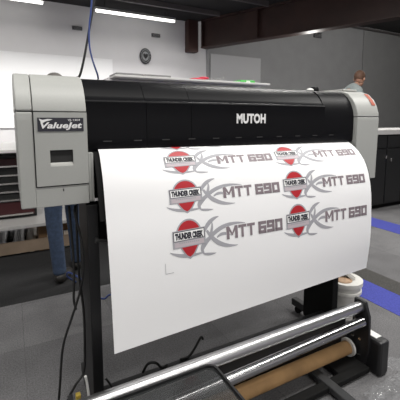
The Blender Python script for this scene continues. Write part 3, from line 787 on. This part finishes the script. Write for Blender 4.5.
# ---------------------------------------------------------------- counter at right
CT = empty('counter_unit', (4.8, 3.0, 0), 'black base cabinets under a white countertop at the right edge', 'counter')
obj('cabinet_carcass', B(3.66, 6.2, 2.72, 3.30, .06, .915), M['blackcab'], CT)
obj('plinth', B(3.68, 6.18, 2.78, 3.28, 0, .06), M['blackm'], CT)
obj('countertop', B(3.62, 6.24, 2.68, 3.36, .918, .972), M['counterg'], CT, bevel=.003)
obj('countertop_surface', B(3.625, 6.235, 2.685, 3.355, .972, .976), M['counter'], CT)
for i, x in enumerate((3.68, 4.00, 4.32, 4.64, 4.96, 5.28, 5.60, 5.90)):
    w_ = .31 if i < 7 else .28
    d = obj('cabinet_door', B(x, x+w_-.01, 2.70, 2.72, .08, .74), M['blackcab'], CT, bevel=.003)
    hx = x+w_-.04 if i % 2 == 0 else x+.045
    hz = .647 if i % 2 == 0 else .61
    obj('door_handle', B(hx, hx+.022, 2.675, 2.70, hz-.02, hz+.022), M['steel'], d, bevel=.003)
    obj('drawer_front', B(x, x+w_-.01, 2.70, 2.72, .76, .905), M['blackcab'], CT, bevel=.003)
obj('paper_edge', B(3.9, 4.02, 2.70, 2.9, .9765, .980), M['whitep'], CT)

# ---------------------------------------------------------------- people
def hand(bm_list, wrist, d, up, sc=1.0):
    """chains for a relaxed hand: palm then five bent fingers"""
    w_ = Vector(wrist); d = Vector(d).normalized(); up = Vector(up); side = d.cross(up).normalized(); up = side.cross(d).normalized()
    ch = []
    def v(p, r): return (p.x, p.y, p.z, r)
    palm = w_+d*.05*sc
    bm_list.append([v(w_, .022*sc), v(palm, .026*sc)])
    for i, (o_, L) in enumerate(((-.026, .062), (-.009, .072), (.009, .068), (.026, .054))):
        a = palm+side*o_*sc+d*.028*sc; b = a+d*L*.45*sc-up*.008*sc; c = b+d*L*.35*sc-up*.024*sc; e = c+d*L*.18*sc-up*.022*sc
        bm_list.append([v(palm, .026*sc), v(a, .0085*sc), v(b, .0078*sc), v(c, .007*sc), v(e, .006*sc)])
    a = w_+d*.02*sc+side*-.024*sc; b = a+side*-.022*sc+d*.024*sc; c = b+d*.026*sc-up*.01*sc
    bm_list.append([v(w_, .022*sc), v(a, .013*sc), v(b, .0095*sc), v(c, .008*sc)])

def head(P0, c, face, up, s, skin_m, hair_m, body):
    """head with face; hair and eyes are children of the figure"""
    c = Vector(c); f = Vector(face).normalized(); u = Vector(up).normalized(); r = f.cross(u).normalized(); u = r.cross(f).normalized()
    R4 = Matrix((r, f, u)).transposed().to_4x4()
    bm = body
    def E(off, rad, seg=20): ell(bm, c+r*off[0]*s+f*off[1]*s+u*off[2]*s, [q*s for q in rad], seg, R4)
    E((0, 0, .02), (.074, .092, .098)); E((0, .035, -.055), (.052, .052, .055)); E((0, .098, -.012), (.012, .018, .022), 12)
    E((0, .088, -.052), (.024, .010, .010), 12); E((.076, -.008, -.01), (.010, .020, .030), 12); E((-.076, -.008, -.01), (.010, .020, .030), 12)
    h = bmesh.new(); ell(h, c+f*-.012*s+u*.036*s, (.082*s, .098*s, .096*s), 24, R4)
    for q in list(h.verts):
        l = q.co-c
        if l.dot(f) > .052*s and l.dot(u) < .075*s or l.dot(u) < -.035*s: h.verts.remove(q)
    obj('hair', h, hair_m, P0, smooth=True)
    e = bmesh.new()
    for sg in (-1, 1): ell(e, c+r*.030*sg*s+f*.084*s+u*.018*s, (.010*s, .006*s, .006*s), 10, R4)
    obj('eyes', e, M['eye'], P0, smooth=True)

def shoe(p, d, P0):
    d = Vector((d[0], d[1], 0)).normalized(); r = Vector((d.y, -d.x, 0)); bm = bmesh.new(); p = Vector(p)
    R4 = Matrix((r, d, Vector((0, 0, 1)))).transposed().to_4x4()
    ell(bm, p+d*.02+Vector((0, 0, .042)), (.038, .06, .042), 16, R4); ell(bm, p+d*.085+Vector((0, 0, .032)), (.040, .085, .032), 16, R4)
    bmesh.ops.bisect_plane(bm, geom=bm.verts[:]+bm.edges[:]+bm.faces[:], plane_co=(0, 0, .006), plane_no=(0, 0, -1), clear_outer=True)
    obj('shoe', bm, M['shoe'], P0, smooth=True)

# person behind the left end of the printer: jeans legs show below the cover
P1 = empty('person', (.27, 2.46, 0), 'person in blue jeans leaning over the workbench behind the left printer cover', 'person')
hipL = (.285, 2.40, .86); 
legA = [(.285, 2.40, .88, (.105, .085)), (.245, 2.40, .84, .078), (.215, 2.40, .62, .064), (.212, 2.42, .46, .056), (.222, 2.43, .30, .050), (.236, 2.45, .10, .046), (.238, 2.45, .055, .05)]
legB = [(.285, 2.40, .88, (.105, .085)), (.33, 2.42, .84, .078), (.345, 2.50, .62, .062), (.350, 2.55, .46, .054), (.362, 2.58, .30, .048), (.375, 2.62, .10, .044), (.376, 2.62, .055, .048)]
ch = [[(.285, 2.40, .90, .09), (.28, 2.44, 1.03, .085), (.27, 2.53, 1.17, .095), (.275, 2.60, 1.25, .06), (.28, 2.655, 1.27, .045), (.285, 2.68, 1.285, .05)],
      [(.285, 2.40, .90, .09), (.245, 2.40, .84, .06), (.215, 2.40, .62, .05), (.212, 2.42, .46, .04), (.236, 2.45, .10, .03), (.238, 2.46, .05, .03)],
      [(.285, 2.40, .90, .09), (.33, 2.42, .84, .06), (.345, 2.50, .62, .05), (.350, 2.55, .46, .04), (.375, 2.62, .10, .03), (.376, 2.63, .05, .03)],
      [(.27, 2.53, 1.17, .095), (.15, 2.55, 1.20, .045), (.11, 2.70, 1.02, .036), (.13, 2.92, .93, .026), (.14, 2.98, .92, .022)],
      [(.27, 2.53, 1.17, .095), (.39, 2.55, 1.20, .045), (.43, 2.70, 1.02, .036), (.41, 2.92, .93, .026), (.40, 2.98, .92, .022)]]
hand(ch, (.14, 2.98, .92), (.05, 1, -.1), (0, 0, 1), .95); hand(ch, (.40, 2.98, .92), (-.05, 1, -.1), (0, 0, 1), .95)
body = skin(ch, 1)
head(P1, (.292, 2.735, 1.30), (0, 1, -.6), (0, .6, 1), .93, M['skin'], M['hairg'], body)
obj('body', body, M['skin'], P1, smooth=True)
obj('jeans', skin([legA, legB], 2), M['jeans'], P1, smooth=True)
obj('shirt', skin([[(.285, 2.39, .87, (.115, .095)), (.28, 2.44, 1.03, .105), (.27, 2.53, 1.17, .112), (.27, 2.60, 1.26, .06)],
                   [(.27, 2.53, 1.17, .112), (.15, 2.55, 1.20, .062), (.12, 2.64, 1.10, .052)], [(.27, 2.53, 1.17, .112), (.39, 2.55, 1.20, .062), (.42, 2.64, 1.10, .052)]], 2), M['shirtd'], P1, smooth=True)
shoe((.238, 2.44, 0), (.35, .6), P1); shoe((.376, 2.62, 0), (.2, 1), P1)

# person beyond the right end, seen above the end cover
P2 = empty('person', (4.60, 3.72, 0), 'person with brown hair and light grey t-shirt beyond the right end of the printer', 'person')
hx, hy = 4.60, 3.70
F2 = Vector((.55, .35, 0))
ch = [[(4.50, 3.72, .93, .095), (4.49, 3.72, 1.14, .09), (4.51, 3.71, 1.36, .10), (4.57, 3.71, 1.545, .085), (4.66, 3.72, 1.61, .05), (4.71, 3.725, 1.645, .052)],
      [(4.50, 3.72, .93, .095), (4.46, 3.66, .86, .075), (4.48, 3.63, .48, .05), (4.47, 3.63, .10, .036), (4.48, 3.63, .05, .035)],
      [(4.50, 3.72, .93, .095), (4.54, 3.79, .86, .075), (4.56, 3.82, .48, .05), (4.55, 3.82, .10, .036), (4.56, 3.82, .05, .035)],
      [(4.57, 3.71, 1.545, .085), (4.55, 3.58, 1.51, .048), (4.50, 3.52, 1.26, .038), (4.58, 3.47, 1.08, .027), (4.60, 3.46, 1.07, .022)],
      [(4.57, 3.71, 1.545, .085), (4.59, 3.85, 1.51, .048), (4.58, 3.90, 1.26, .038), (4.70, 3.88, 1.10, .027), (4.72, 3.88, 1.09, .022)]]
hand(ch, (4.60, 3.46, 1.07), (.5, .1, -.6), (0, 0, 1)); hand(ch, (4.72, 3.88, 1.09), (.6, 0, -.6), (0, 0, 1))
body = skin(ch, 1)
head(P2, (4.755, 3.735, 1.715), (.95, .25, -.3), (.35, .1, 1), .98, M['skin'], M['hair'], body)
obj('body', body, M['skin'], P2, smooth=True)
obj('tshirt', skin([[(4.50, 3.72, .90, .11), (4.49, 3.72, 1.14, .108), (4.51, 3.71, 1.36, .122), (4.57, 3.71, 1.535, .115), (4.635, 3.715, 1.60, .075)],
                    [(4.57, 3.71, 1.535, .115), (4.55, 3.58, 1.51, .070), (4.51, 3.53, 1.34, .062)], [(4.57, 3.71, 1.535, .115), (4.59, 3.84, 1.51, .070), (4.58, 3.88, 1.34, .062)]], 2), M['shirt'], P2, smooth=True)
obj('jeans', skin([[(4.50, 3.72, .94, .105), (4.46, 3.66, .86, .086), (4.48, 3.63, .48, .062), (4.47, 3.63, .08, .052)], [(4.50, 3.72, .94, .105), (4.54, 3.79, .86, .086), (4.56, 3.82, .48, .062), (4.55, 3.82, .08, .052)]], 2), M['jeans'], P2, smooth=True)
shoe((4.475, 3.63, 0), (1, 0), P2); shoe((4.555, 3.82, 0), (1, 0), P2)

# ---------------------------------------------------------------- camera
cam = bpy.data.cameras.new('camera'); co = bpy.data.objects.new('camera', cam); C.objects.link(co)
f_px = 354.0; th = math.atan(41/f_px); ph = math.radians(62)
cam.sensor_width = 36; cam.lens = 36*f_px/400; cam.shift_y = -39/400
cam.clip_start = .02
co.location = (0, 0, 1.09)
d = Vector((math.cos(ph)*math.cos(th), math.sin(ph)*math.cos(th), -math.sin(th)))
co.rotation_euler = d.to_track_quat('-Z', 'Y').to_euler()
cam.dof.use_dof = True; cam.dof.focus_distance = 1.35; cam.dof.aperture_fstop = 11
sc = bpy.context.scene; sc.camera = co
sc.view_settings.view_transform = 'Standard'; sc.view_settings.look = 'None'; sc.view_settings.gamma = 1
sc.view_settings.use_curve_mapping = False; sc.view_settings.exposure = 0.0
